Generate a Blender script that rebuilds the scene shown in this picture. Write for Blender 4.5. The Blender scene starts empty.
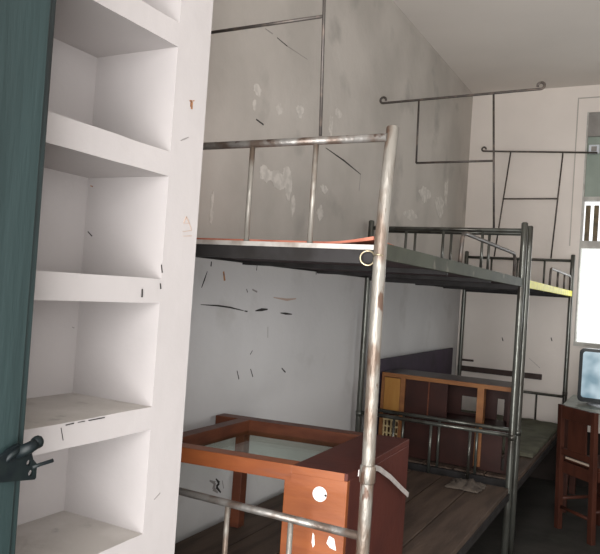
import bpy, bmesh, math, random
from mathutils import Vector, Matrix, noise
random.seed(7)
scene = bpy.context.scene
COL = scene.collection
ORIGIN = {}

# ---------------------------------------------------------------- materials
def new_mat(name):
    m = bpy.data.materials.new(name); m.use_nodes = True
    nt = m.node_tree
    return m, nt, nt.nodes['Principled BSDF']

def mat(name, col, rough=.6, metal=0.0, col2=None, scale=8.0, lo=.45, hi=.62, detail=5.0,
        bump=0.0, stretch=(1, 1, 1), spec=None, col3=None, scale3=30.0, lo3=.6, hi3=.7, bscale=None):
    m, nt, b = new_mat(name)
    b.inputs['Base Color'].default_value = (*col, 1)
    b.inputs['Roughness'].default_value = rough
    b.inputs['Metallic'].default_value = metal
    if spec is not None: b.inputs['Specular IOR Level'].default_value = spec
    N, Lk = nt.nodes, nt.links
    tc = N.new('ShaderNodeTexCoord'); mp = N.new('ShaderNodeMapping')
    mp.inputs['Scale'].default_value = stretch
    Lk.new(tc.outputs['Object'], mp.inputs['Vector'])
    src = None
    def layer(prev, c2, sc, l, h):
        nz = N.new('ShaderNodeTexNoise'); nz.inputs['Scale'].default_value = sc
        nz.inputs['Detail'].default_value = detail
        Lk.new(mp.outputs['Vector'], nz.inputs['Vector'])
        rp = N.new('ShaderNodeMapRange')
        rp.inputs['From Min'].default_value = l; rp.inputs['From Max'].default_value = h
        Lk.new(nz.outputs['Fac'], rp.inputs['Value'])
        mx = N.new('ShaderNodeMix'); mx.data_type = 'RGBA'
        Lk.new(rp.outputs['Result'], mx.inputs['Factor'])
        if prev is None: mx.inputs['A'].default_value = (*col, 1)
        else: Lk.new(prev, mx.inputs['A'])
        mx.inputs['B'].default_value = (*c2, 1)
        return mx.outputs['Result']
    if col2: src = layer(None, col2, scale, lo, hi)
    if col3: src = layer(src, col3, scale3, lo3, hi3)
    if src: Lk.new(src, b.inputs['Base Color'])
    if bump:
        nz = N.new('ShaderNodeTexNoise'); nz.inputs['Scale'].default_value = bscale or scale * 4
        nz.inputs['Detail'].default_value = 4
        Lk.new(mp.outputs['Vector'], nz.inputs['Vector'])
        bp = N.new('ShaderNodeBump'); bp.inputs['Strength'].default_value = bump
        bp.inputs['Distance'].default_value = .01
        Lk.new(nz.outputs['Fac'], bp.inputs['Height']); Lk.new(bp.outputs['Normal'], b.inputs['Normal'])
    return m

def glass(name, tint, refl=.12, rough=.03):
    m, nt, b = new_mat(name); N, Lk = nt.nodes, nt.links
    out = N['Material Output']
    tr = N.new('ShaderNodeBsdfTransparent'); tr.inputs['Color'].default_value = (*tint, 1)
    gl = N.new('ShaderNodeBsdfGlossy'); gl.inputs['Roughness'].default_value = rough
    fr = N.new('ShaderNodeLayerWeight'); fr.inputs['Blend'].default_value = .5
    pw = N.new('ShaderNodeMath'); pw.operation = 'POWER'; pw.inputs[1].default_value = 5
    ml = N.new('ShaderNodeMath'); ml.operation = 'MULTIPLY'; ml.inputs[1].default_value = .5
    Lk.new(fr.outputs['Facing'], pw.inputs[0]); Lk.new(pw.outputs['Value'], ml.inputs[0])
    ad = N.new('ShaderNodeMath'); ad.operation = 'ADD'; ad.inputs[1].default_value = refl; ad.use_clamp = True
    Lk.new(ml.outputs['Value'], ad.inputs[0])
    mx = N.new('ShaderNodeMixShader')
    Lk.new(ad.outputs['Value'], mx.inputs['Fac']); Lk.new(tr.outputs['BSDF'], mx.inputs[1]); Lk.new(gl.outputs['BSDF'], mx.inputs[2])
    Lk.new(mx.outputs['Shader'], out.inputs['Surface'])
    return m

M = {}
M['lower_wall'] = mat('pale_lower_wall', (.60, .59, .585), .9, 0, (.54, .53, .525), 1.8, .42, .66, 6, .2, col3=(.47, .455, .44), scale3=3.3, lo3=.6, hi3=.76, bscale=24)  # left wall below bunk height, paler base than the plaster above
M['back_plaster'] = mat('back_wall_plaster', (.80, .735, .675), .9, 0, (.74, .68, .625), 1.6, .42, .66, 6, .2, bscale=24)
M['plaster'] = mat('aged_plaster', (.52, .485, .445), .9, 0, (.43, .40, .365), 1.9, .40, .62, 6, .25, col3=(.33, .31, .285), scale3=3.1, lo3=.58, hi3=.74, bscale=24)  # aged patches over a base darker than the back wall
M['white_plaster'] = mat('white_plaster', (.465, .436, .428), .85, 0, (.437, .41, .402), 2.6, .45, .7, 5, .18, bscale=18)
M['dusty_top'] = mat('dusty_cement', (.46, .43, .40), .95, 0, (.54, .51, .48), 9, .4, .65, 6, .2, col3=(.30, .28, .26), scale3=16, lo3=.62, hi3=.75)
M['black_mark'] = mat('black_scuff', (.03, .027, .025), .9)
M['rust_mark'] = mat('rust_stain', (.42, .20, .08), .9, 0, (.22, .10, .05), 60)
M['grey_mark'] = mat('grey_scuff', (.27, .25, .24), .9)
M['tan_mark'] = mat('tan_scrawl', (.46, .35, .29), .9)
M['peeled'] = mat('peeled_whitewash', (.64, .605, .56), .9, 0, (.52, .49, .45), 30, .4, .6)
M['ceiling'] = mat('ceiling_paint', (.72, .67, .62), .95, 0, (.66, .615, .57), 1.2, .4, .7)
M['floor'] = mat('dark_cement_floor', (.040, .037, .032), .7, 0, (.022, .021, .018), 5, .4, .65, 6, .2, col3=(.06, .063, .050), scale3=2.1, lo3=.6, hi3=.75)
M['door_paint'] = mat('green_door_paint', (.0052, .0155, .0155), .6, 0, (.0085, .0215, .0215), 9, .42, .62, 8, .35, stretch=(1, 1, .12), col3=(.0008, .0022, .0022), scale3=8, lo3=.56, hi3=.62, bscale=26)
M['latch'] = mat('painted_latch_iron', (.003, .005, .006), .5, 0, (.005, .008, .008), 40, spec=.18)
M['silver_post'] = mat('worn_silver_tube', (.245, .228, .20), .44, .4, (.15, .112, .085), 26, .45, .60, 7, .3, stretch=(1, 1, .35), col3=(.11, .065, .045), scale3=34, lo3=.62, hi3=.66)
M['rail'] = mat('worn_rail_tube', (.22, .21, .195), .38, .5, (.12, .09, .072), 17, .44, .60, 6, .2, col3=(.07, .045, .035), scale3=30, lo3=.62, hi3=.68)
M['tube'] = mat('grey_green_tube', (.105, .108, .095), .28, .6, (.055, .05, .042), 12, .5, .64, 6, .15, stretch=(1, 1, .3))
M['frame_dark'] = mat('dark_angle_iron', (.030, .028, .028), .6, .1, (.020, .018, .017), 12, spec=.18)
M['frame_green'] = mat('grey_green_channel', (.062, .066, .048), .6, 0, (.045, .046, .035), 7, .45, .65, 5, 0, col3=(.13, .12, .095), scale3=13, lo3=.64, hi3=.7, spec=.12)
M['lip'] = mat('bare_metal_lip', (.60, .57, .53), .4, .45, (.38, .33, .29), 14, .5, .65)
M['yellow'] = mat('yellow_edge', (.80, .74, .02), .5, 0, (.66, .60, .02), 16, spec=.18)
M['bunk_board'] = mat('plum_board', (.052, .034, .036), .75, 0, (.036, .025, .027), 5, .4, .6, 5, .1, stretch=(.3, 2, 1), spec=.18)
M['plank'] = mat('bed_plank', (.095, .066, .050), .7, 0, (.060, .042, .033), 6, .4, .62, 7, .2, stretch=(4, .5, 1), spec=.18)
M['red_ply'] = mat('red_sheet', (.50, .175, .11), .6, 0, (.36, .11, .065), 12)
M['orange_wood'] = mat('orange_veneer', (.275, .078, .020), .45, 0, (.225, .06, .016), 9, .4, .62, 6, .08, stretch=(.5, 3, 3), col3=(.20, .06, .025), scale3=9, lo3=.66, hi3=.74)
M['brown_wood'] = mat('brown_veneer', (.125, .042, .022), .42, 0, (.09, .03, .017), 8, .4, .62, 6, .08, stretch=(1, 1, 3), spec=.18)
M['red_board'] = mat('maroon_desk_panel', (.095, .028, .021), .5, 0, (.07, .022, .018), 7, .4, .65, 6, .1, spec=.18)  # desk side and pedestal top, darker and redder than the front
M['cab_edge'] = mat('cabinet_orange_edge', (.235, .105, .04), .45, 0, (.175, .07, .03), 10, .4, .65, 6, .05, stretch=(.4, 2, 2), spec=.18)
M['cab_door'] = mat('cabinet_yellow_door', (.34, .17, .045), .45, 0, (.29, .135, .035), 9, .4, .65, 6, .05, stretch=(3, 1, .4), spec=.18)
M['cab_dark'] = mat('cabinet_dark_panel', (.036, .0135, .0105), .45, 0, (.026, .011, .009), 8, .4, .65, spec=.18)
M['cab_top'] = mat('cabinet_polished_top', (.050, .034, .034), .35, 0, (.036, .025, .025), 6)
M['purple'] = mat('purple_panel', (.040, .026, .044), .6, 0, (.028, .019, .030), 6, spec=.18)
M['rod'] = mat('thin_iron_rod', (.085, .075, .068), .5, .6, (.15, .12, .10), 30, .5, .65)
M['ring'] = mat('brass_wire', (.42, .36, .24), .35, .8, (.3, .25, .17), 40)
M['white_paper'] = mat('white_paper', (.82, .82, .80), .8)
M['strap'] = mat('pale_strap', (.50, .46, .43), .5, 0, (.42, .38, .36), 30)
M['mat_green'] = mat('faded_green_mat', (.125, .125, .088), .85, 0, (.085, .082, .06), 9, .4, .65, 6, .3, spec=.18)
M['cloth'] = mat('pale_cloth', (.085, .067, .052), .9, 0, (.06, .046, .036), 20)
M['chair_wood'] = mat('red_brown_chair', (.062, .021, .013), .45, 0, (.042, .015, .010), 9, .4, .65, 6, .1, stretch=(2, 2, .5), spec=.18)
M['chair_edge'] = mat('pale_edge_highlight', (.50, .40, .31), .6)  # highlight on the seat edge, painted as a pale strip
M['table'] = mat('grey_green_table', (.26, .28, .25), .4, 0, (.20, .215, .19), 10)
M['batten'] = mat('dark_batten', (.070, .050, .045), .6, 0, (.05, .036, .03), 12, spec=.18)
M['skirting'] = mat('dark_skirting', (.026, .020, .017), .8, 0, (.018, .014, .012), 6, spec=.15)
M['white_frame'] = mat('window_paint', (.50, .49, .45), .6, 0, (.40, .38, .35), 12)
M['brown_bar'] = mat('brown_grille', (.155, .115, .065), .7, 0, (.09, .07, .04), 18)
M['green_pane'] = mat('clouded_green_pane', (.29, .34, .29), .35, 0, (.24, .29, .245), 3)
M['box_grey'] = mat('shutter_box_grey', (.27, .255, .235), .7, 0, (.22, .205, .19), 9)
M['bezel'] = mat('monitor_bezel', (.03, .035, .038), .4)
M['bezel_pale'] = mat('monitor_base', (.62, .66, .70), .35)
M['cage'] = mat('yellow_wicker', (.46, .36, .19), .7, 0, (.33, .24, .12), 40)
M['clear'] = glass('window_glass', (.97, .98, .97), .02)
M['desk_glass'] = glass('desk_glass', (.86, .92, .88), .0, .03)
def screen_mat():
    m, nt, b = new_mat('bluish_screen'); N, Lk = nt.nodes, nt.links
    tc = N.new('ShaderNodeTexCoord'); nz = N.new('ShaderNodeTexNoise'); nz.inputs['Scale'].default_value = 7
    Lk.new(tc.outputs['Object'], nz.inputs['Vector'])
    cr = N.new('ShaderNodeValToRGB')
    cr.color_ramp.elements[0].position = .38; cr.color_ramp.elements[0].color = (.20, .30, .36, 1)
    cr.color_ramp.elements[1].position = .62; cr.color_ramp.elements[1].color = (.50, .61, .67, 1)
    Lk.new(nz.outputs['Fac'], cr.inputs['Fac'])
    b.inputs['Base Color'].default_value = (.03, .05, .06, 1); b.inputs['Roughness'].default_value = .12
    Lk.new(cr.outputs['Color'], b.inputs['Emission Color']); b.inputs['Emission Strength'].default_value = SCREEN  # bluish mottling comes from the emission colour
    return m
SCREEN = .95
M['screen'] = screen_mat()

# ---------------------------------------------------------------- mesh helpers
class MB:
    def __init__(s): s.bm = bmesh.new(); s.mi = 0
    def _face(s, vs, smooth=False):
        try:
            f = s.bm.faces.new(vs); f.material_index = s.mi; f.smooth = smooth; return f
        except ValueError: return None
    def hexa(s, p, smooth=False):
        v = [s.bm.verts.new(q) for q in p]
        for i in ((3, 2, 1, 0), (4, 5, 6, 7), (0, 1, 5, 4), (1, 2, 6, 5), (2, 3, 7, 6), (3, 0, 4, 7)):
            s._face([v[k] for k in i], smooth)
        return s
    def box(s, x0, x1, y0, y1, z0, z1):
        return s.hexa([(x0, y0, z0), (x1, y0, z0), (x1, y1, z0), (x0, y1, z0), (x0, y0, z1), (x1, y0, z1), (x1, y1, z1), (x0, y1, z1)])
    def bar(s, a, b, w, h, up=(0, 0, 1)):          # rectangular bar between two points
        a, b = Vector(a), Vector(b); d = (b - a).normalized(); up = Vector(up)
        sd = d.cross(up).normalized() * w / 2; u = sd.cross(d).normalized() * h / 2
        P = []
        for c in (a, b): P += [c - sd - u, c + sd - u, c + sd + u, c - sd + u]
        return s.hexa([P[0], P[1], P[2], P[3], P[4], P[5], P[6], P[7]])
    def quadslab(s, q, z0, z1):                     # vertical prism on a quadrilateral in plan
        return s.hexa([(x, y, z0) for x, y in q] + [(x, y, z1) for x, y in q])
    def tube(s, pts, r, n=12, closed=False, cap=True):
        P = [Vector(p) for p in pts]; k = len(P)
        R = r if isinstance(r, (list, tuple)) else [r] * k
        def tan(i):
            a = P[(i - 1) % k] if closed or i > 0 else P[i]
            b = P[(i + 1) % k] if closed or i < k - 1 else P[i]
            return (b - a).normalized()
        t = tan(0); ref = Vector((0, 0, 1)) if abs(t.z) < .9 else Vector((1, 0, 0))
        nrm = (ref - t * ref.dot(t)).normalized(); rings = []
        for i in range(k):
            t = tan(i); nrm = (nrm - t * nrm.dot(t)).normalized(); bn = t.cross(nrm)
            rings.append([s.bm.verts.new(P[i] + (nrm * math.cos(2 * math.pi * j / n) + bn * math.sin(2 * math.pi * j / n)) * R[i]) for j in range(n)])
        for i in range(k if closed else k - 1):
            A, B = rings[i], rings[(i + 1) % k]
            for j in range(n): s._face([A[j], A[(j + 1) % n], B[(j + 1) % n], B[j]], True)
        if cap and not closed:
            s._face(rings[0][::-1]); s._face(rings[-1])
        return s
    def lathe(s, c, prof, n=20, axis=(0, 0, 1)):
        ax = Vector(axis).normalized(); ref = Vector((1, 0, 0)) if abs(ax.x) < .9 else Vector((0, 1, 0))
        u = (ref - ax * ref.dot(ax)).normalized(); v = ax.cross(u); rings = []
        for r, h in prof:
            rings.append([s.bm.verts.new(Vector(c) + ax * h + (u * math.cos(2 * math.pi * j / n) + v * math.sin(2 * math.pi * j / n)) * max(r, 1e-5)) for j in range(n)])
        for A, B in zip(rings, rings[1:]):
            for j in range(n): s._face([A[j], A[(j + 1) % n], B[(j + 1) % n], B[j]], True)
        s._face(rings[0][::-1]); s._face(rings[-1]); return s
    def prism(s, pts, ext):                          # planar polygon (3D points) pushed along ext
        ext = Vector(ext); a = [s.bm.verts.new(p) for p in pts]; b = [s.bm.verts.new(Vector(p) + ext) for p in pts]
        s._face(a[::-1]); s._face(b); n = len(a)
        for j in range(n): s._face([a[j], a[(j + 1) % n], b[(j + 1) % n], b[j]])
        return s
    def stroke(s, pts, w, f, n, t=.0012):            # tapered ribbon lying on a wall; f maps (u,v) to 3D, n is the wall normal
        k = len(pts)
        for i in range(k - 1):
            a, b = Vector(pts[i]), Vector(pts[i + 1]); d = (b - a).normalized(); q = Vector((-d.y, d.x))
            wa = w / 2 * (.35 if i == 0 else 1); wb = w / 2 * (.45 if i == k - 2 else 1)
            s.prism([f(*(a - q * wa)), f(*(b - q * wb)), f(*(b + q * wb)), f(*(a + q * wa))], Vector(n) * t)
        return s
    def blob(s, c, rx, ry, f, n, t=.0008, k=44):
        pts = []; ph = random.random() * 9
        for j in range(k):
            a = 2 * math.pi * j / k; rr = max(.3, .78 + .45 * noise.noise((math.cos(a) * 1.2 + ph, math.sin(a) * 1.2, ph)) + .22 * noise.noise((math.cos(a) * 4 + ph, math.sin(a) * 4, ph + 3)))
            pts.append(f(c[0] + rx * rr * math.cos(a), c[1] + ry * rr * math.sin(a)))
        return s.prism(pts, Vector(n) * t)
    def build(s, name, mats, parent=None, bevel=0.0, smooth=False):
        me = bpy.data.meshes.new(name)
        bmesh.ops.recalc_face_normals(s.bm, faces=s.bm.faces)
        o = bpy.data.objects.new(name, me); COL.objects.link(o)
        org = Vector(ORIGIN.get(parent.name, (0, 0, 0))) if parent else Vector((0, 0, 0))
        if parent is None:
            xs = [v.co for v in s.bm.verts]
            org = Vector((sum(v.x for v in xs) / len(xs), sum(v.y for v in xs) / len(xs), min(v.z for v in xs)))
            o.location = org
        bmesh.ops.translate(s.bm, verts=s.bm.verts, vec=-org)
        s.bm.to_mesh(me); s.bm.free()
        for m in (mats if isinstance(mats, (list, tuple)) else [mats]): me.materials.append(m)
        if parent: o.parent = parent
        ORIGIN[o.name] = org
        if bevel:
            b = o.modifiers.new('bevel', 'BEVEL'); b.width = bevel; b.segments = 2; b.limit_method = 'ANGLE'; b.angle_limit = math.radians(40)
        return o

def thing(name, label, cat, loc, group=None):
    o = bpy.data.objects.new(name, None); COL.objects.link(o); o.location = loc; o.empty_display_size = .1
    ORIGIN[o.name] = Vector(loc); o['label'] = label; o['category'] = cat
    if group: o['group'] = group
    return o
def tag(o, label, cat, group=None):
    o['label'] = label; o['category'] = cat
    if group: o['group'] = group
    return o
def struct(o): o['kind'] = 'structure'; return o

LEFT_STROKES = [
    ([(2.167, 1.485), (2.166, 1.466)], 0.0090, 1),
    ([(2.144, 1.445), (2.129, 1.411), (2.115, 1.382)], 0.0040, 1),
    ([(2.117, 1.317), (2.233, 1.314), (2.318, 1.308), (2.421, 1.295)], 0.0045, 1),
    ([(2.429, 1.294), (2.452, 1.292)], 0.0090, 1),
    ([(2.517, 1.295), (2.567, 1.300), (2.618, 1.302)], 0.0090, 1),
    ([(2.737, 1.286), (2.785, 1.283), (2.847, 1.280)], 0.0070, 1),
    ([(2.504, 1.493), (2.502, 1.469)], 0.0050, 1),
    ([(3.063, 1.516), (3.075, 1.481)], 0.0080, 1),
    ([(2.433, 1.387), (2.442, 1.373)], 0.0060, 1),
    ([(2.479, 1.386), (2.519, 1.377)], 0.0120, 4),
    ([(2.254, 1.451), (2.266, 1.415)], 0.0160, 3),
    ([(2.664, 1.356), (2.791, 1.348), (2.879, 1.355)], 0.0080, 5),
    ([(2.514, 1.123), (2.498, 1.107)], 0.0050, 1),
    ([(2.403, 1.044), (2.422, 1.007)], 0.0070, 1),
    ([(2.509, 1.044), (2.532, 1.008)], 0.0070, 1),
    ([(2.784, 1.028), (2.822, 1.006)], 0.0100, 1),
    ([(2.631, 1.224), (2.637, 1.175)], 0.0030, 4),
    ([(2.259, 0.618), (2.297, 0.600), (2.289, 0.578), (2.322, 0.556)], 0.0100, 4),
    ([(2.302, 0.616), (2.328, 0.593), (2.309, 0.582), (2.344, 0.551)], 0.0080, 1),
    ([(2.349, 0.599), (2.363, 0.564)], 0.0050, 4),
    ([(2.438, 2.498), (2.500, 2.499)], 0.0060, 4),
    ([(2.542, 2.496), (2.632, 2.491)], 0.0060, 1),
    ([(2.632, 2.491), (2.830, 2.496)], 0.0030, 4),
    ([(3.087, 2.128), (3.317, 2.108), (3.550, 2.077)], 0.0060, 1),
    ([(3.550, 2.077), (3.544, 1.982)], 0.0040, 4),
    ([(2.416, 2.104), (2.477, 2.096)], 0.0100, 1),
]
LEFT_BLOBS = [
    (2.414, 2.228, 0.047, 0.029),
    (2.606, 2.200, 0.053, 0.030),
    (2.793, 2.236, 0.049, 0.037),
    (3.211, 2.331, 0.061, 0.031),
    (2.394, 2.160, 0.023, 0.024),
    (3.132, 2.258, 0.035, 0.070),
    (2.520, 1.882, 0.076, 0.047),
    (2.616, 1.883, 0.118, 0.040),
    (2.714, 1.908, 0.066, 0.054),
    (2.730, 1.867, 0.057, 0.064),
    (2.667, 1.874, 0.083, 0.040),
    (2.785, 1.781, 0.029, 0.065),
    (2.143, 1.721, 0.016, 0.046),
    (2.146, 1.657, 0.020, 0.034),
    (3.074, 1.793, 0.057, 0.045),
    (3.098, 1.918, 0.058, 0.025),
    (4.732, 2.142, 0.164, 0.070),
    (5.113, 2.123, 0.160, 0.098),
    (4.436, 1.959, 0.190, 0.040),
    (5.247, 2.261, 0.083, 0.123),
]
COLUMN_STROKES = [
    ([(1.203, 1.803), (1.210, 1.802), (1.210, 1.790), (1.214, 1.787)], 0.0060, 3),
    ([(1.212, 1.804), (1.219, 1.807)], 0.0040, 3),
    ([(1.181, 1.708), (1.193, 1.714), (1.208, 1.722)], 0.0025, 4),
    ([(1.212, 1.530), (1.220, 1.545), (1.233, 1.532)], 0.0030, 5),
    ([(1.212, 1.530), (1.233, 1.532)], 0.0030, 5),
    ([(1.233, 1.532), (1.243, 1.517)], 0.0025, 5),
    ([(1.212, 1.511), (1.243, 1.517)], 0.0030, 5),
    ([(1.213, 1.501), (1.245, 1.505)], 0.0030, 5),
    ([(1.178, 0.924), (1.197, 0.934)], 0.0030, 4),
    ([(1.146, 1.433), (1.151, 1.416)], 0.0045, 1),
    ([(1.147, 1.393), (1.150, 1.381)], 0.0050, 1),
]
FASCIA_STROKES = [
    ([(1.089, 1.379), (1.090, 1.362)], 0.0080, 1),
    ([(0.909, 1.124), (0.928, 1.125)], 0.0040, 1),
    ([(0.938, 1.126), (0.955, 1.127)], 0.0030, 4),
    ([(0.965, 1.127), (1.007, 1.131)], 0.0040, 1),
    ([(0.898, 1.121), (0.905, 1.097)], 0.0020, 4),
]
BACK_STROKES = [
    ([(-1.175, 1.112), (-1.165, 1.083)], 0.0180, 1),
    ([(-0.786, 1.148), (-0.777, 1.120)], 0.0180, 1),
    ([(-0.948, 0.964), (-0.857, 0.891)], 0.0060, 4),
]

P_RIGHT, P_BACK, P_DOOR, EXPO = 9, 7, 165, 0.0
# ---------------------------------------------------------------- the room
XL, XR, Y0, YB, ZC = -1.55, 2.10, -.45, 5.88, 3.205
T = .12
fl = lambda u, v: Vector((XL, u, v))
fb = lambda u, v: Vector((u, YB, v))
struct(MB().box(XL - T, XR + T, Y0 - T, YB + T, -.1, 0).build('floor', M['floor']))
struct(MB().box(XL - T, XR + T, Y0 - T, YB + T, ZC, ZC + .1).build('ceiling', M['ceiling']))
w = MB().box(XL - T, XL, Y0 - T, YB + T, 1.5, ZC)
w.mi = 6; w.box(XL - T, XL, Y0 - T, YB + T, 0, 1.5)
for pts, wd, mi in LEFT_STROKES:
    w.mi = mi; w.stroke(pts, wd * 1.5, fl, (1, 0, 0))
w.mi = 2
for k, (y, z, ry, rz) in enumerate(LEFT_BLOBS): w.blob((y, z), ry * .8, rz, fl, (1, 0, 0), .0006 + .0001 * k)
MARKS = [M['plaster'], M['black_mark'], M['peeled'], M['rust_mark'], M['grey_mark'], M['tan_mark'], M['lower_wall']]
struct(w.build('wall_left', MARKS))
WX0, WX1, WZ0, WZ1 = -.612, .75, 1.10, 2.985
w = MB().box(XL, WX0, YB, YB + T, 0, ZC).box(WX1, XR, YB, YB + T, 0, ZC).box(WX0, WX1, YB, YB + T, 0, WZ0).box(WX0, WX1, YB, YB + T, WZ1, ZC)
for pts, wd, mi in BACK_STROKES:
    w.mi = mi; w.stroke(pts, wd, fb, (0, -1, 0))
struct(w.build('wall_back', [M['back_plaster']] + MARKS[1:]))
# right wall with an unseen window added for side fill, front wall with the doorway the camera stands in
RY0, RY1, RZ0, RZ1 = .6, 3.0, .95, 2.45
w = MB().box(XR, XR + T, Y0, RY0, 0, ZC).box(XR, XR + T, RY1, YB, 0, ZC).box(XR, XR + T, RY0, RY1, 0, RZ0).box(XR, XR + T, RY0, RY1, RZ1, ZC)
struct(w.build('wall_right', M['plaster']))
DX0, DX1, DZ = -.79, .85, 2.35
w = MB().box(XL, DX0, Y0 - T, Y0, 0, ZC).box(DX1, XR, Y0 - T, Y0, 0, ZC).box(DX0, DX1, Y0 - T, Y0, DZ, ZC)
struct(w.build('wall_front', M['white_plaster']))
struct(MB().box(XL, WX1 + 1.0, YB - .012, YB, 0, .43).build('baseboard_back', M['skirting']))
# frame of the added right-wall window
wf = MB().box(XR - .01, XR + .06, RY0, RY0 + .05, RZ0, RZ1).box(XR - .01, XR + .06, RY1 - .05, RY1, RZ0, RZ1).box(XR - .01, XR + .06, RY0 + .05, RY1 - .05, RZ0, RZ0 + .05).box(XR - .01, XR + .06, RY0 + .05, RY1 - .05, RZ1 - .05, RZ1).box(XR, XR + .05, 1.78, 1.82, RZ0 + .05, RZ1 - .05)
struct(wf.build('added_right_window', M['white_frame']))

# the back window: frame, shutter box, clouded pane, grille bars, clear casement
f = MB()
f.box(WX0, WX0 + .012, YB - .005, YB + .10, WZ0 + .03, WZ1).box(WX1 - .03, WX1, YB - .005, YB + .10, WZ0, WZ1)
f.box(WX0 + .012, WX1 - .03, YB, YB + .08, 2.27, 2.30).box(WX0 + .012, WX1 - .03, YB, YB + .06, 1.885, 1.945)
f.box(WX0 - .0, WX1, YB - .02, YB + .10, WZ0, WZ0 + .03)
win = struct(f.build('window_1', M['white_frame']))
o = MB().box(WX0 + .012, WX1 - .03, YB + .01, YB + .10, 2.79, WZ1).build('shutter_box', M['box_grey'], win)
MB().box(WX0 + .012, WX1 - .03, YB + .03, YB + .04, 2.30, 2.79).build('clouded_pane', M['green_pane'], win)
for k in range(9):
    x = WX0 + .045 + k * .062
    b = MB().box(x - .018, x + .018, YB + .03, YB + .055, 1.945, 2.235)
    b.build('grille_bar', M['brown_bar'], win)
MB().box(WX0 + .012, WX1 - .03, YB + .05, YB + .056, WZ0 + .03, 1.885).build('glass_pane', M['clear'], win)
t = MB().box(-.690, -.682, YB - .006, YB, 1.9, 3.10).box(-.69, WX1, YB - .006, YB, 3.10, 3.108)
struct(t.build('trim_1', M['plaster']))
# small junction box beside the shutter box
j = thing('junction_box', 'small pale square junction box on the grey shutter box above the window', 'electrical box', (-.545, YB - .02, 2.62))
MB().box(-.585, -.505, YB - .025, YB + .01, 2.645, 2.715).build('cover', M['bezel_pale'], j, .004)
MB().box(-.565, -.525, YB - .030, YB - .025, 2.66, 2.70).build('switch', M['box_grey'], j)

# ---------------------------------------------------------------- the green door, swung open beside the camera
DXF = -.77
d = MB().box(DXF - .042, DXF, Y0 + .01, .656, .02, 2.08)
d.box(DXF - .038, DXF - .004, .656, .668, .02, 2.08)
door = struct(d.build('door_1', M['door_paint'], None, .002))
def flat_with_holes(name, outer, holes, x, thick, material, parent):
    cu = bpy.data.curves.new(name + '_outline', 'CURVE'); cu.dimensions = '2D'; cu.fill_mode = 'BOTH'; cu.extrude = thick / 2
    for poly in [outer] + [[(c[0] + c[2] * math.cos(2 * math.pi * k / 14), c[1] + c[2] * math.sin(2 * math.pi * k / 14)) for k in range(14)] for c in holes]:
        sp = cu.splines.new('POLY'); sp.points.add(len(poly) - 1); sp.use_cyclic_u = True
        for p, q in zip(sp.points, poly): p.co = (q[0], q[1], 0, 1)
    tmp = bpy.data.objects.new('tmp', cu); COL.objects.link(tmp)
    me = bpy.data.meshes.new_from_object(tmp); bpy.data.objects.remove(tmp)
    bm = bmesh.new(); bm.from_mesh(me)
    for v in bm.verts: v.co = Vector((x + v.co.z, v.co.x, v.co.y))
    mb = MB(); mb.bm.free(); mb.bm = bm
    return mb.build(name, material, parent)
plate = flat_with_holes('latch_plate', [(0.6132, 1.1508), (0.6328, 1.162), (0.6433, 1.1655), (0.6594, 1.162), (0.6671, 1.1557), (0.672, 1.1403), (0.6794, 1.1319), (0.6794, 1.113), (0.6769, 1.1109), (0.6132, 1.12)], [(0.6653, 1.1367, 0.0042), (0.6699, 1.1214, 0.0046)], DXF + .010, .005, M['latch'], door)
k = MB().tube([(DXF + 0.0084, 0.6468, 1.1522), (DXF + 0.0224, 0.6552, 1.1606), (DXF + 0.0252, 0.6643, 1.1655)], [0.0087, 0.0081, 0.0073], 14)
k.lathe([(DXF + 0.0224, 0.6681, 1.1662)][0], [(0.0014, -0.0087), (0.0056, -0.0078), (0.0087, -0.0028), (0.009, 0.0014), (0.0073, 0.0056), (0.0028, 0.0081), (0.0007, 0.0084)], 18, (.4, .9, .1))
k.build('latch_knob', M['latch'], plate)
MB().tube([(DXF + 0.0112, 0.6720, 1.1287), (DXF + 0.0154, 0.6832, 1.1316), (DXF + 0.0182, 0.6958, 1.1334), (DXF + 0.0196, 0.7007, 1.1344)], [0.0031, 0.0027, 0.0027, 0.0029], 10).build('latch_arm', M['latch'], plate)
MB().tube([(DXF + 0.0056, 0.6272, 1.1410), (DXF + 0.0140, 0.6342, 1.1536), (DXF + 0.0140, 0.6440, 1.1585), (DXF + 0.0070, 0.6524, 1.1508)], .0045, 10).build('latch_loop', M['latch'], plate)

# ---------------------------------------------------------------- built-in shelves
SF, SB, NY0, NY1, SE = -.95, -1.185, .30, 1.15, 1.264
sh = thing('built_in_shelves', 'white plastered built-in shelf unit beside the green door', 'shelves', (SF, .78, 0))
fs = lambda u, v: Vector((SF, u, v)); fk = lambda u, v: Vector((SB, u, v)); fr = lambda u, v: Vector((u, NY1, v))
c = MB()
c.box(XL + .002, SB, NY0, NY1, 0, ZC - .002)
c.box(XL + .002, SF, NY1, SE, 0, ZC - .002)
c.box(XL + .002, SF, Y0 + .002, NY0, 0, ZC - .002)
for pts, wd, mi in COLUMN_STROKES:
    c.mi = mi; c.stroke(pts, wd * 1.3, fs, (1, 0, 0))
c.mi = 1; c.stroke([(-1.174, 1.500), (-1.160, 1.490)], .006, fr, (0, -1, 0)); c.mi = 3; c.stroke([(-1.176, 1.606), (-1.169, 1.604)], .006, fr, (0, -1, 0))
c.mi = 4; c.stroke([(1.134, 1.279), (1.140, 1.277)], .006, fk, (1, 0, 0))
c.build('casing', [M['white_plaster']] + MARKS[1:], sh)
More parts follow.
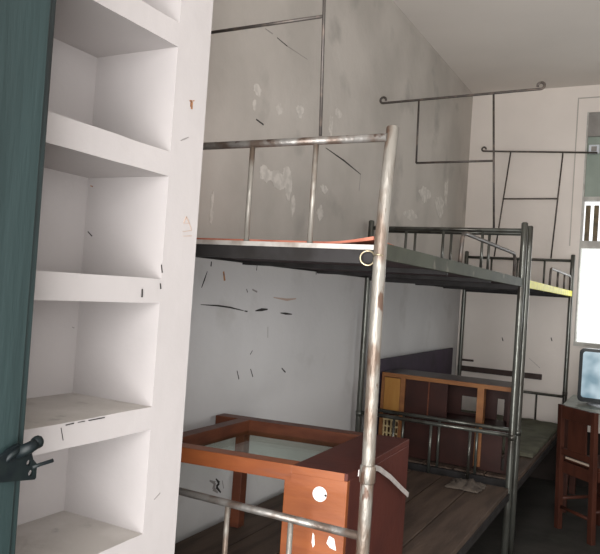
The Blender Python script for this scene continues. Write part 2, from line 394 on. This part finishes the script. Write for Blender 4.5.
for i, (z0, z1) in enumerate([(2.455, 2.505), (2.180, 2.232), (1.905, 1.957), (1.624, 1.677), (1.351, 1.402), (1.080, 1.128), (.808, .858), (.54, .59), (.27, .32), (.0, .05)]):
    s = MB()
    n = 17; ys = [NY0 + (NY1 - NY0) * k / (n - 1) for k in range(n)]
    # slab with a slightly uneven plastered front edge
    j = [(noise.noise((y * 9, i * 3.1, 0)) * .0035, noise.noise((y * 7, i * 5.7, 4)) * .003) for y in ys]
    j[-1] = (0, 0)
    top = [s.bm.verts.new((SF + a[0], y, z1 + a[1] * .8)) for y, a in zip(ys, j)]
    bot = [s.bm.verts.new((SF + a[0] * .5, y, z0 - a[1] * .8)) for y, a in zip(ys, j)]
    topb = [s.bm.verts.new((SB, y, z1)) for y in ys]; botb = [s.bm.verts.new((SB, y, z0)) for y in ys]
    for q in range(n - 1):
        s.mi = 0
        s._face([bot[q], bot[q + 1], top[q + 1], top[q]]); s._face([botb[q], bot[q], bot[q + 1], botb[q + 1]])
        s._face([topb[q], topb[q + 1], botb[q + 1], botb[q]])
        s.mi = 2
        s._face([top[q], top[q + 1], topb[q + 1], topb[q]])
    s.mi = 0
    for q in (0, n - 1): s._face([top[q], topb[q], botb[q], bot[q]])
    s.mi = 1
    for pts, wd, mi in FASCIA_STROKES:
        if z0 - .002 <= min(p[1] for p in pts) and max(p[1] for p in pts) <= z1 + .006: s.stroke([(a, min(b, z1 - .003)) for a, b in pts], wd, lambda u, v: Vector((SF + .002, u, v)), (1, 0, 0))
    o = s.build('shelf', [M['white_plaster'], M['black_mark'], M['dusty_top']], sh)

# ---------------------------------------------------------------- bunk beds
BXA, BXW = -.648, -1.500                     # post centres: aisle side and wall side
def bunk(name, label, y0, y1, top0, top1, low0, low1, side_mat, front_mat, rail_mat, bend, guard):
    b = thing(name, label, 'bunk bed', ((BXA + BXW) / 2, (y0 + y1) / 2, 0), 'steel bunk beds along the left wall')
    r = .0168
    for x in (BXA, BXW):
        for y in (y0, y1):
            front = bend and y == y0 and x == BXA
            H = 1.842 if front else 1.825
            zz = [0, .4, .95, 1.3, 1.53, 1.7, H - .006, H]
            by = [0, 0, 0, -.012, -.015, 0, .018, .018] if front else [0] * 8
            rr = [r] * 7 + [r * .7]
            px = x + .007 if front else x
            p = MB().tube([(px, y + a, z) for a, z in zip(by, zz)], rr, 16).build('post', front_mat if front else M['tube'], b)
            MB().tube([(px, y, 0), (px, y, .03)], r * 1.25, 14).build('foot_cap', M['bezel'], p)
            if front:
                MB().tube([(px, y, .918), (px, y, .922), (px, y, .962), (px, y, .966)], [r * 1.05, r * 1.22, r * 1.22, r * 1.05], 18).build('sleeve', M['silver_post'], p)
            else:
                MB().tube([(x, y, .70), (x, y, .73)], r * 1.15, 14).build('sleeve', M['tube'], p)
    xs = [BXA - .213 * k for k in (1, 2, 3)]
    for y, zt, zl in ((y0, top0, low0), (y1, top1, low1)):
        near = bend and y == y0
        mr = rail_mat if near else M['tube']
        MB().tube([(BXW, y, zt), (BXA, y, zt)], .0112, 12).build('end_rail', mr, b)
        MB().tube([(BXW, y, zl), (BXA, y, zl)], .0108, 12).build('end_rail', mr, b)
        for x in ([BXA - .2045 * k for k in (1, 2, 3)] if near else xs):
            MB().tube([(x, y, 1.522), (x, y, zt)], .0078, 10).build('spindle', M['silver_post'] if near else M['tube'], b)
            MB().tube([(x, y, .455), (x, y, zl)], .0078, 10).build('spindle', M['silver_post'] if near else M['tube'], b)
        e = MB().box(BXW + .012, BXA - .012, y - .012, y + .012, 1.478, 1.514).build('end_frame', M['frame_dark'], b)
        MB().box(BXW + .012, BXA - .012, y - .014, y + .014, 1.514, 1.527).build('edge_strip', M['lip'], e)
        MB().box(BXW + .012, BXA - .012, y - .012, y + .012, .405, .452).build('end_frame', M['frame_dark'], b)
    for x in (BXA, BXW):
        MB().box(x - .010, x + .010, y0 + .012, y1 - .012, 1.492, 1.534).build('side_rail', side_mat if x == BXA else M['frame_dark'], b)
        MB().box(x - .010, x + .010, y0 + .012, y1 - .012, .396, .432).build('side_rail', M['frame_dark'], b)
    MB().box(BXW + .010, BXA - .010, y0 + .013, y1 - .013, 1.500, 1.526).build('bunk_board', M['bunk_board'], b)
    for k in (1, 2):
        y = y0 + (y1 - y0) * k / 3
        MB().box(BXW + .010, BXA - .010, y - .012, y + .012, 1.484, 1.500).build('crossbar', M['frame_dark'], b)
        MB().box(BXW + .010, BXA - .010, y - .012, y + .012, .405, .432).build('crossbar', M['frame_dark'], b)
    n = 5; wd = (BXA - BXW + .014) / n
    for k in range(n):
        x = BXW - .007 + wd * k; dz = (.000, .003, .001, .004, .002)[k]
        MB().box(x + .003, x + wd - .003, y0 + .020, y1 - .020, .433, .456 + dz).build('plank', M['plank'], b, .002)
    ga, gb, gz, legs = guard
    g = MB().tube([(BXA, ga - .008, 1.53), (BXA, ga + .008, gz - .02), (BXA, ga + .022, gz - .004), (BXA, ga + .05, gz), (BXA, gb - .05, gz), (BXA, gb - .015, gz - .008), (BXA, gb, gz - .03), (BXA, gb + .002, 1.53)], .0078, 10)
    g = g.build('guard_rail', M['rod'], b)
    for y in legs: MB().tube([(BXA, y, 1.53), (BXA, y, gz)], .0075, 8).build('guard_spindle', M['rod'], g)
    return b
bunk('bunk_bed', 'nearer steel bunk bed with worn silver front post, behind the white column', 1.64, 3.64, 1.807, 1.782, .781, .722, M['frame_green'], M['silver_post'], M['rail'], True, (2.43, 3.435, 1.646, []))
bunk('bunk_bed', 'farther steel bunk bed with a yellow upper edge, beside the back window', 3.80, 5.815, 1.782, 1.775, .722, .690, M['yellow'], M['tube'], M['tube'], False, (4.64, 5.72, 1.648, [5.0, 5.36]))

# rods for hanging nets
def net_frame(label, y, zt, zm, x0, x1, up, zb, hook, k=1.0):
    f = thing('net_frame', label, 'net frame', ((x0 + x1) / 2, y, zb), 'thin iron net frames above the bunk ends')
    def curl(x, s, z):
        c = (x, y, z + .017)
        return [(c[0] + s * .017 * math.sin(a), y, c[2] - .017 * math.cos(a)) for a in [k * math.pi / 7 for k in range(12)]]
    top = []
    top += curl(x0, -1, zt)[::-1] if hook[0] else [(x0, y, zt)]
    top += curl(x1, 1, zt + hook[2]) if hook[1] else [(x1, y, zt + hook[2])]
    MB().tube(top, .0070 * k, 8).build('top_rod', M['rod'], f)
    for (xt, xb, z0) in up:
        MB().tube([(xt, y, zt + hook[2] * (xt - x0) / (x1 - x0)), (xb, y, z0)], .0058 * k, 8).build('upright', M['rod'], f)
    MB().tube([(zm[1], y, zm[0]), (zm[2], y, zm[0])], .0060 * k, 8).build('crossbar', M['rod'], f)
    return f
net_frame('thin rod frame with a long upright over the near bunk end, beside the white column', 1.64, 2.505, (2.150, -1.272, -.859), -1.486, -.613, [(-1.272, -1.272, 2.150), (-.872, -.842, 1.8205)], 1.8205, (1, 1, .012), .82)
net_frame('thin rod frame with curled hooks at both ends, standing where the two bunks meet', 3.66, 2.510, (2.155, -1.262, -.838), -1.486, -.613, [(-1.270, -1.262, 2.155), (-.855, -.809, 1.7955)], 1.7955, (1, 1, .014))
net_frame('thin rod frame with slanting legs on the far bunk end, before the back wall', 5.815, 2.685, (2.275, -1.228, -.790), -1.41, -.515, [(-1.185, -1.268, 1.7885), (-.772, -.815, 1.7885)], 1.7885, (1, 0, -.045))

# red sheet on the near upper bunk, with a curled corner
s = MB(); nx, ny = 22, 10; G = []
for i in range(nx + 1):
    row = []
    for j in range(ny + 1):
        x = -1.40 + .725 * i / nx; y = 1.658 + .62 * j / ny
        lift = max(0, (x + .80) / .125) ** 1.3 * .014 * max(0, 1 - (j / ny) * 2.2) if x > -.80 else 0
        row.append((s.bm.verts.new((x, y, 1.5285 + lift)), s.bm.verts.new((x, y, 1.5345 + lift * 1.25))))
    G.append(row)
for i in range(nx):
    for j in range(ny):
        for q in (0, 1): s._face([G[i][j][q], G[i + 1][j][q], G[i + 1][j + 1][q], G[i][j + 1][q]])
for i in range(nx):
    for j in (0, ny): s._face([G[i][j][0], G[i + 1][j][0], G[i + 1][j][1], G[i][j][1]])
for j in range(ny):
    for i in (0, nx): s._face([G[i][j][0], G[i][j + 1][0], G[i][j + 1][1], G[i][j][1]])
tag(s.build('bed_sheet', M['red_ply']), 'red thin sheet with a curled corner on the nearer upper bunk', 'sheet')
# ring of wire on the front post
pts = [(-.6705 + .0185 * math.cos(a), 1.615 + .004 * math.sin(a * 1.5), 1.492 + .0185 * math.sin(a)) for a in [2 * math.pi * k / 28 for k in range(28)]]
rg = MB().tube(pts, .0024, 8, closed=True).tube([(-.6525, 1.614, 1.497), (-.645, 1.606, 1.502), (-.630, 1.612, 1.500), (-.630, 1.630, 1.498)], .0020, 8)
tag(rg.build('wire_ring', M['ring']), 'pale wire ring tied to the silver front post below the bunk', 'wire ring')

# ---------------------------------------------------------------- small orange desk on the near lower bunk
FL, FR, BR, BL = (-1.528, 1.690), (-.764, 1.802), (-.785, 2.400), (-1.524, 2.292)
def q(u, v):                                   # plan point of the slightly racked desk: u across, v front to back
    a = Vector(FL).lerp(Vector(FR), u); b = Vector(BL).lerp(Vector(BR), u); p = a.lerp(b, v); return (p.x, p.y)
def slab(u0, u1, v0, v1): return [q(u0, v0), q(u1, v0), q(u1, v1), q(u0, v1)]
DT, DB = .885, .462
dk = thing('desk', 'small orange-brown wooden desk with a glass top on the nearer lower bunk', 'desk', (*q(.5, .5), DB))
tw = .075
t = MB().quadslab(slab(.06, .78, 0, .095), DT - .047, DT).build('front_rail', M['orange_wood'], dk, .002)
MB().quadslab(slab(.13, .195, .095, .90), DT - .052, DT).build('side_rail', M['brown_wood'], dk, .002)
MB().quadslab(slab(0, .78, .90, 1), DT - .058, DT).build('back_rail', M['brown_wood'], dk, .002)
MB().quadslab(slab(.78, 1.0, .0, 1.0), DT - .022, DT).build('pedestal_top', M['red_board'], dk, .002)
MB().quadslab(slab(.195, .78, .095, .90), DT - .046, DT - .040).build('glass_top', M['desk_glass'], dk)
fp = MB().quadslab(slab(.752, 1.0, 0, .035), DB, DT - .022).build('front_panel', M['orange_wood'], dk, .003)
MB().quadslab(slab(.78, .988, -.004, 0), DT - .022, DT).build('edge_band', M['orange_wood'], dk)
MB().quadslab(slab(.975, 1.0, .035, 1.0), DB, DT - .022).build('side_panel', M['red_board'], dk, .002)
MB().quadslab(slab(.752, .775, .035, .90), DB, DT - .022).build('inner_panel', M['brown_wood'], dk, .002)
MB().quadslab(slab(.775, .975, .86, .90), DB, DT - .022).build('pedestal_back', M['brown_wood'], dk)
MB().quadslab(slab(.115, .165, .915, .985), DB, DT - .058).build('leg', M['brown_wood'], dk, .002)
MB().quadslab(slab(.07, .13, .02, .09), DB, DT - .047).build('leg', M['orange_wood'], dk, .002)
# round sticker and torn paper on the front panel
fd = (Vector(FR) - Vector(FL)).normalized(); fn = Vector((fd.y, -fd.x))
def onp(u, z, off=.0005):
    p = Vector(q(u, 0)) + fn * off; return Vector((p.x, p.y, z))
def disc(u, z, r, o=.0005): return [onp(u, z, o) + Vector((fd.x, fd.y, 0)) * r * math.cos(a) + Vector((0, 0, r * math.sin(a))) for a in [2 * math.pi * k / 28 for k in range(28)]]
n3 = Vector((fn.x, fn.y, 0))
st = MB().prism(disc(.897, .815, .0215), n3 * .001).build('round_sticker', M['white_paper'], fp)
MB().prism(disc(.920, .814, .0035, .0016), n3 * .0006).build('keyhole', M['black_mark'], st)
MB().prism([onp(u, z) for u, z in ((.880, .702), (.886, .696), (.890, .668), (.884, .660), (.878, .674))], n3 * .0008).build('torn_label', M['white_paper'], fp)
MB().prism([onp(u, z) for u, z in ((.944, .702), (.964, .696), (.974, .664), (.950, .669), (.936, .680))], n3 * .0008).build('torn_label', M['white_paper'], fp)
# pale strap hanging over the desk side
sp = [(-.672, 1.655, .935), (-.70, 1.76, .918), (-.738, 1.90, .893), (-.752, 2.02, .858), (-.756, 2.14, .806), (-.758, 2.27, .738), (-.759, 2.345, .700)]
s = MB()
for a, b in zip(sp, sp[1:]): s.bar(a, b, .003, .016)
tag(s.build('strap', M['strap']), 'pale flat strap running from the silver post along the desk side', 'strap')

# ---------------------------------------------------------------- cabinet on the far lower bunk
CX0, CX1, CY0, CY1, CZ0, CZ1 = -1.462, -.705, 3.87, 4.17, .464, .940
cb = thing('cabinet', 'orange-edged wooden cabinet with open bays on the farther lower bunk', 'cabinet', ((CX0 + CX1) / 2, (CY0 + CY1) / 2, CZ0))
MB().box(CX0, CX1, CY0 + .012, CY1, CZ1 - .022, CZ1).build('top', M['cab_top'], cb, .002)
MB().box(CX0, CX1, CY0, CY0 + .012, CZ1 - .024, CZ1).build('edge_band', M['cab_edge'], cb)
MB().box(CX0, CX0 + .018, CY0, CY1, CZ0, CZ1 - .024).build('side_panel', M['cab_edge'], cb)
MB().box(CX1 - .018, CX1, CY0 + .012, CY1, CZ0, CZ1 - .024).build('side_panel', M['cab_dark'], cb)
MB().box(CX0 + .018, CX1 - .018, CY0 + .010, CY1, .690, .706).build('shelf', M['cab_dark'], cb)
MB().box(CX0 + .018, CX1 - .018, CY0 + .012, CY1, CZ0, CZ0 + .016).build('bottom', M['cab_dark'], cb)
MB().box(-1.342, -1.314, CY0, CY1, CZ0 + .016, CZ1 - .024).build('divider', M['cab_edge'], cb)
MB().box(-.890, -.852, CY0, CY0 + .05, CZ0 + .016, CZ1 - .024).build('divider', M['cab_edge'], cb)
MB().box(CX0 + .020, -1.344, CY0 - .002, CY0 + .014, .710, CZ1 - .028).build('door', M['cab_door'], cb, .002)
MB().box(-1.312, -1.174, CY0 + .006, CY0 + .020, .706, CZ1 - .026).build('panel', M['cab_dark'], cb)
MB().box(-1.166, -1.060, CY0 + .006, CY0 + .020, .706, CZ1 - .026).build('panel', M['cab_dark'], cb)
MB().box(-1.174, -1.166, CY0 + .002, CY0 + .020, .706, CZ1 - .026).build('strip', M['brown_wood'], cb)
MB().box(-1.312, -.74, CY0 + .012, CY0 + .024, CZ0 + .016, .690).build('lower_panel', M['cab_dark'], cb)
b = MB().box(-1.174, -1.048, CY1 - .012, CY1, .706, CZ1 - .022).box(-1.048, -.950, CY1 - .012, CY1, .822, CZ1 - .022).box(-1.048, -.950, CY1 - .012, CY1, .706, .724)
b.box(-.950, -.835, CY1 - .012, CY1, .706, CZ1 - .022).box(-.835, -.794, CY1 - .012, CY1, .832, CZ1 - .022).box(-.794, CX1 - .018, CY1 - .012, CY1, .706, CZ1 - .022)
b.build('back_board', M['cab_dark'], cb)
la = MB()
for x in (-1.440, -1.418, -1.394, -1.370, -1.347): la.box(x - .005, x + .005, CY0 + .020, CY0 + .028, CZ0 + .016, .690)
for z in (.50, .54, .58, .62, .66): la.box(-1.444, -1.342, CY0 + .018, CY0 + .026, z - .005, z + .005)
la.build('lattice_panel', M['cage'], cb)
# purple board against the wall on the far bunk
p = MB()
p.box(-1.488, -1.470, 3.83, 5.46, .462, 1.014)
tag(p.build('purple_panel', M['purple'], None, .003), 'long purple panel standing along the wall behind the open cabinet', 'panel')
# cloth and mat on the lower bunks
s = MB(); nx = 14; G = []
for i in range(nx + 1):
    row = []
    for j in range(nx + 1):
        x = -.915 + .17 * i / nx; y = 3.40 + .17 * j / nx
        e = min(i, nx - i, j, nx - j) / 4; e = min(1, e)
        row.append(s.bm.verts.new((x + .02 * noise.noise((i * .5, j * .4, 1)), y + .02 * noise.noise((i * .4, j * .5, 7)), .463 + e * (.022 + .020 * noise.noise((i * .55, j * .55, 3))))))
    G.append(row)
for i in range(nx):
    for j in range(nx): s._face([G[i][j], G[i + 1][j], G[i + 1][j + 1], G[i][j + 1]], True)
o = s.build('crumpled_cloth', M['cloth']); so = o.modifiers.new('solid', 'SOLIDIFY'); so.thickness = .003; so.offset = 1
tag(o, 'small crumpled pale cloth on the planks in front of the cabinet', 'cloth')
s = MB(); nx, ny = 20, 34; G = []
for i in range(nx + 1):
    row = []
    for j in range(ny + 1):
        x = -1.44 + .785 * i / nx; y = 4.42 + 1.36 * j / ny
        h = .018 + .010 * noise.noise((x * 6, y * 5, 2)) + .006 * noise.noise((x * 15, y * 12, 5))
        row.append((s.bm.verts.new((x, y, .4625)), s.bm.verts.new((x, y, .4625 + max(.006, h)))))
    G.append(row)
for i in range(nx):
    for j in range(ny):
        for k in (0, 1): s._face([G[i][j][k], G[i + 1][j][k], G[i + 1][j + 1][k], G[i][j + 1][k]], True)
for i in range(nx):
    for j in (0, ny): s._face([G[i][j][0], G[i + 1][j][0], G[i + 1][j][1], G[i][j][1]])
for j in range(ny):
    for i in (0, nx): s._face([G[i][j][0], G[i][j + 1][0], G[i][j + 1][1], G[i][j][1]])
tag(s.build('mat', M['mat_green']), 'faded green rumpled mat on the farther lower bunk', 'mat')

# battens on the back wall
tag(MB().box(-1.53, -.837, YB - .022, YB, .797, .842).build('batten', M['batten'], None, .002), 'long dark wooden batten fixed low on the back wall', 'batten')
tag(MB().tube([(-1.53, YB - .009, .892), (-1.40, YB - .009, .892)], .009, 10).build('wall_rod', M['batten']), 'short dark rod on the back wall just above the long batten', 'rod')

# ---------------------------------------------------------------- chair, table, monitor by the window
P1 = Vector((-.512, 4.66, 0)); P2 = Vector((-.302, 4.472, 0)); al = (P2 - P1).normalized(); fw = Vector((-al.y, al.x, 0)); W = (P2 - P1).length
P4, P3 = P1 + fw * .33, P2 + fw * .33
ch = thing('chair', 'red-brown wooden chair with slotted back in front of the window table', 'chair', ((P1 + P3) / 2))
upv = Vector((0, 0, 1))
def leg(p, z1, lean=0): return MB().hexa([tuple(p + al * a * .019 + fw * b * .017) for a, b in ((-1, -1), (1, -1), (1, 1), (-1, 1))] + [tuple(p + al * a * .017 + fw * b * .015 - fw * lean + upv * z1) for a, b in ((-1, -1), (1, -1), (1, 1), (-1, 1))])
leg(P1, .785, .03).build('leg', M['chair_wood'], ch, .003); leg(P2, .785, .03).build('leg', M['chair_wood'], ch, .003)
leg(P3, .43).build('leg', M['chair_wood'], ch, .003); leg(P4, .43).build('leg', M['chair_wood'], ch, .003)
def pq(u, v, z): return P1.lerp(P2, u) + fw * v + upv * z
def slabc(u0, u1, v0, v1, z0, z1, l0=0, l1=0): return MB().hexa([tuple(pq(u, v - l0, z0)) for u, v in ((u0, v0), (u1, v0), (u1, v1), (u0, v1))] + [tuple(pq(u, v - l1, z1)) for u, v in ((u0, v0), (u1, v0), (u1, v1), (u0, v1))])
se = slabc(-.04, 1.04, .018, .36, .43, .455).build('seat', M['chair_wood'], ch, .004)
slabc(.07, .93, .008, .018, .446, .457).build('seat_edge', M['chair_edge'], se)
slabc(.05, .95, -.012, .012, .36, .43).build('apron', M['chair_wood'], ch)
slabc(.05, .95, .315, .340, .37, .43).build('apron', M['chair_wood'], ch)
for u in (0, 1): slabc(u - .035, u + .035, .018, .315, .37, .43).build('apron', M['chair_wood'], ch)
slabc(.05, .95, -.010, .010, .70, .782, .026, .030).build('top_rail', M['chair_wood'], ch, .003)
slabc(.05, .95, -.010, .010, .475, .515, .017, .019).build('bottom_rail', M['chair_wood'], ch, .003)
slabc(.25, .78, -.006, .006, .515, .70, .019, .026).build('splat', M['chair_wood'], ch)
for a, b, z in ((P1, P4, .19), (P2, P3, .19), (P1, P2, .14), (P3, P4, .24)): MB().tube([a + upv * z, b + upv * z], .011, 10).build('stretcher', M['chair_wood'], ch)

tb = thing('table', 'grey-green table beneath the back window, behind the red-brown chair', 'table', (0, 5.3, 0))
MB().box(-.565, .62, 4.93, 5.62, .712, .740).build('tabletop', M['table'], tb, .003)
for x in (-.53, .58):
    for y in (5.05 if x < 0 else 4.97, 5.585): MB().box(x - .022, x + .022, y - .022, y + .022, 0, .712).build('leg', M['chair_wood'], tb, .002)
MB().box(-.508, .558, 5.575, 5.595, .62, .712).build('apron', M['table'], tb)
mn = thing('monitor', 'dark-framed monitor with a bluish screen on the table by the window', 'monitor', (-.24, 5.2, .740))
mx0, mx1, mz0, mz1, my = -.484, -.045, .765, 1.130, 5.06
def rrect(x0, x1, z0, z1, r, y, n=6):
    P = []
    for cx, cz, a0 in ((x1 - r, z1 - r, 0), (x0 + r, z1 - r, 90), (x0 + r, z0 + r, 180), (x1 - r, z0 + r, 270)):
        for k in range(n + 1):
            a = math.radians(a0 + 90 * k / n); P.append((cx + r * math.cos(a), y, cz + r * math.sin(a)))
    return P
def loft(mb, loops, caps=(True, True)):
    R = [[mb.bm.verts.new(p) for p in l] for l in loops]; n = len(R[0])
    for A, B in zip(R, R[1:]):
        for j in range(n): mb._face([A[j], A[(j + 1) % n], B[(j + 1) % n], B[j]])
    if caps[0]: mb._face(R[0])
    if caps[1]: mb._face(R[-1])
    return mb
cs = loft(MB(), [rrect(mx0 + .022, mx1 - .022, mz0 + .03, mz1 - .022, .02, my + .012), rrect(mx0 + .02, mx1 - .02, mz0 + .028, mz1 - .02, .02, my), rrect(mx0, mx1, mz0, mz1, .03, my + .004), rrect(mx0, mx1, mz0, mz1, .03, my + .08), rrect(mx0 + .08, mx1 - .08, mz0 + .05, mz1 - .06, .03, my + .30), rrect(mx0 + .09, mx1 - .09, mz0 + .06, mz1 - .07, .03, my + .33)], (False, True))
cs.build('case', M['bezel'], mn)
g = MB(); n = 10; G = []
for i in range(n + 1):
    row = []
    for j in range(n + 1):
        u, v = i / n, j / n
        row.append(g.bm.verts.new((mx0 + .021 + (mx1 - mx0 - .042) * u, my + .011 - .007 * (1 - (2 * u - 1) ** 2) * (1 - (2 * v - 1) ** 2), mz0 + .029 + (mz1 - mz0 - .05) * v)))
    G.append(row)
for i in range(n):
    for j in range(n): g._face([G[i][j], G[i + 1][j], G[i + 1][j + 1], G[i][j + 1]], True)
g.build('screen', M['screen'], mn)
bs = MB().lathe((-.257, 5.20, .740), [(.17, 0), (.17, .010), (.12, .020), (.07, .030), (.07, .036)], 28)
bs.build('swivel_base', M['bezel_pale'], mn)

# ---------------------------------------------------------------- daylight, camera
wd = bpy.data.worlds.new('overcast'); scene.world = wd; wd.use_nodes = True
bg = wd.node_tree.nodes['Background']; bg.inputs['Color'].default_value = (.97, .985, 1, 1); bg.inputs['Strength'].default_value = 1.6
def area(name, loc, rot, sx, sy, power, col):
    l = bpy.data.lights.new(name, 'AREA'); l.shape = 'RECTANGLE'; l.size = sx; l.size_y = sy; l.energy = power; l.color = col
    o = bpy.data.objects.new(name, l); COL.objects.link(o); o.location = loc; o.rotation_euler = [math.radians(a) for a in rot]; return o
area('right_window_fill', (XR + .10, (RY0 + RY1) / 2, (RZ0 + RZ1) / 2), (0, 90, 0), 1.4, 2.3, P_RIGHT, (1, .985, .965))  # side fill behind the added right-wall window
area('daylight_back_window', (.07, YB + .16, 1.55), (-90, 0, 0), 1.2, .7, P_BACK, (.95, .98, 1))
area('daylight_doorway', ((DX0 + DX1) / 2, Y0 - .14, 1.17), (90, 0, 0), 1.58, 2.3, P_DOOR, (1, .98, .97))

f_px, yaw, pit, rol = 681.1, math.radians(28.087), math.radians(1.049), math.radians(3.8796)
F0 = Vector((-math.sin(yaw), math.cos(yaw), 0)); R0 = Vector((math.cos(yaw), math.sin(yaw), 0)); U = Vector((0, 0, 1))
Fv = F0 * math.cos(pit) + U * math.sin(pit); U0 = -F0 * math.sin(pit) + U * math.cos(pit)
rv = R0 * math.cos(rol) + U0 * math.sin(rol); uv = -R0 * math.sin(rol) + U0 * math.cos(rol)
cam = bpy.data.cameras.new('camera'); co = bpy.data.objects.new('camera', cam); COL.objects.link(co)
co.matrix_world = Matrix(((rv.x, uv.x, -Fv.x, 0), (rv.y, uv.y, -Fv.y, 0), (rv.z, uv.z, -Fv.z, 1.4), (0, 0, 0, 1)))
cam.sensor_fit = 'HORIZONTAL'; cam.sensor_width = 36; cam.lens = 36 * f_px / 600; cam.clip_start = .02
scene.camera = co
vs = scene.view_settings; vs.view_transform = 'Standard'; vs.look = 'None'; vs.gamma = 1; vs.use_curve_mapping = False; vs.exposure = EXPO
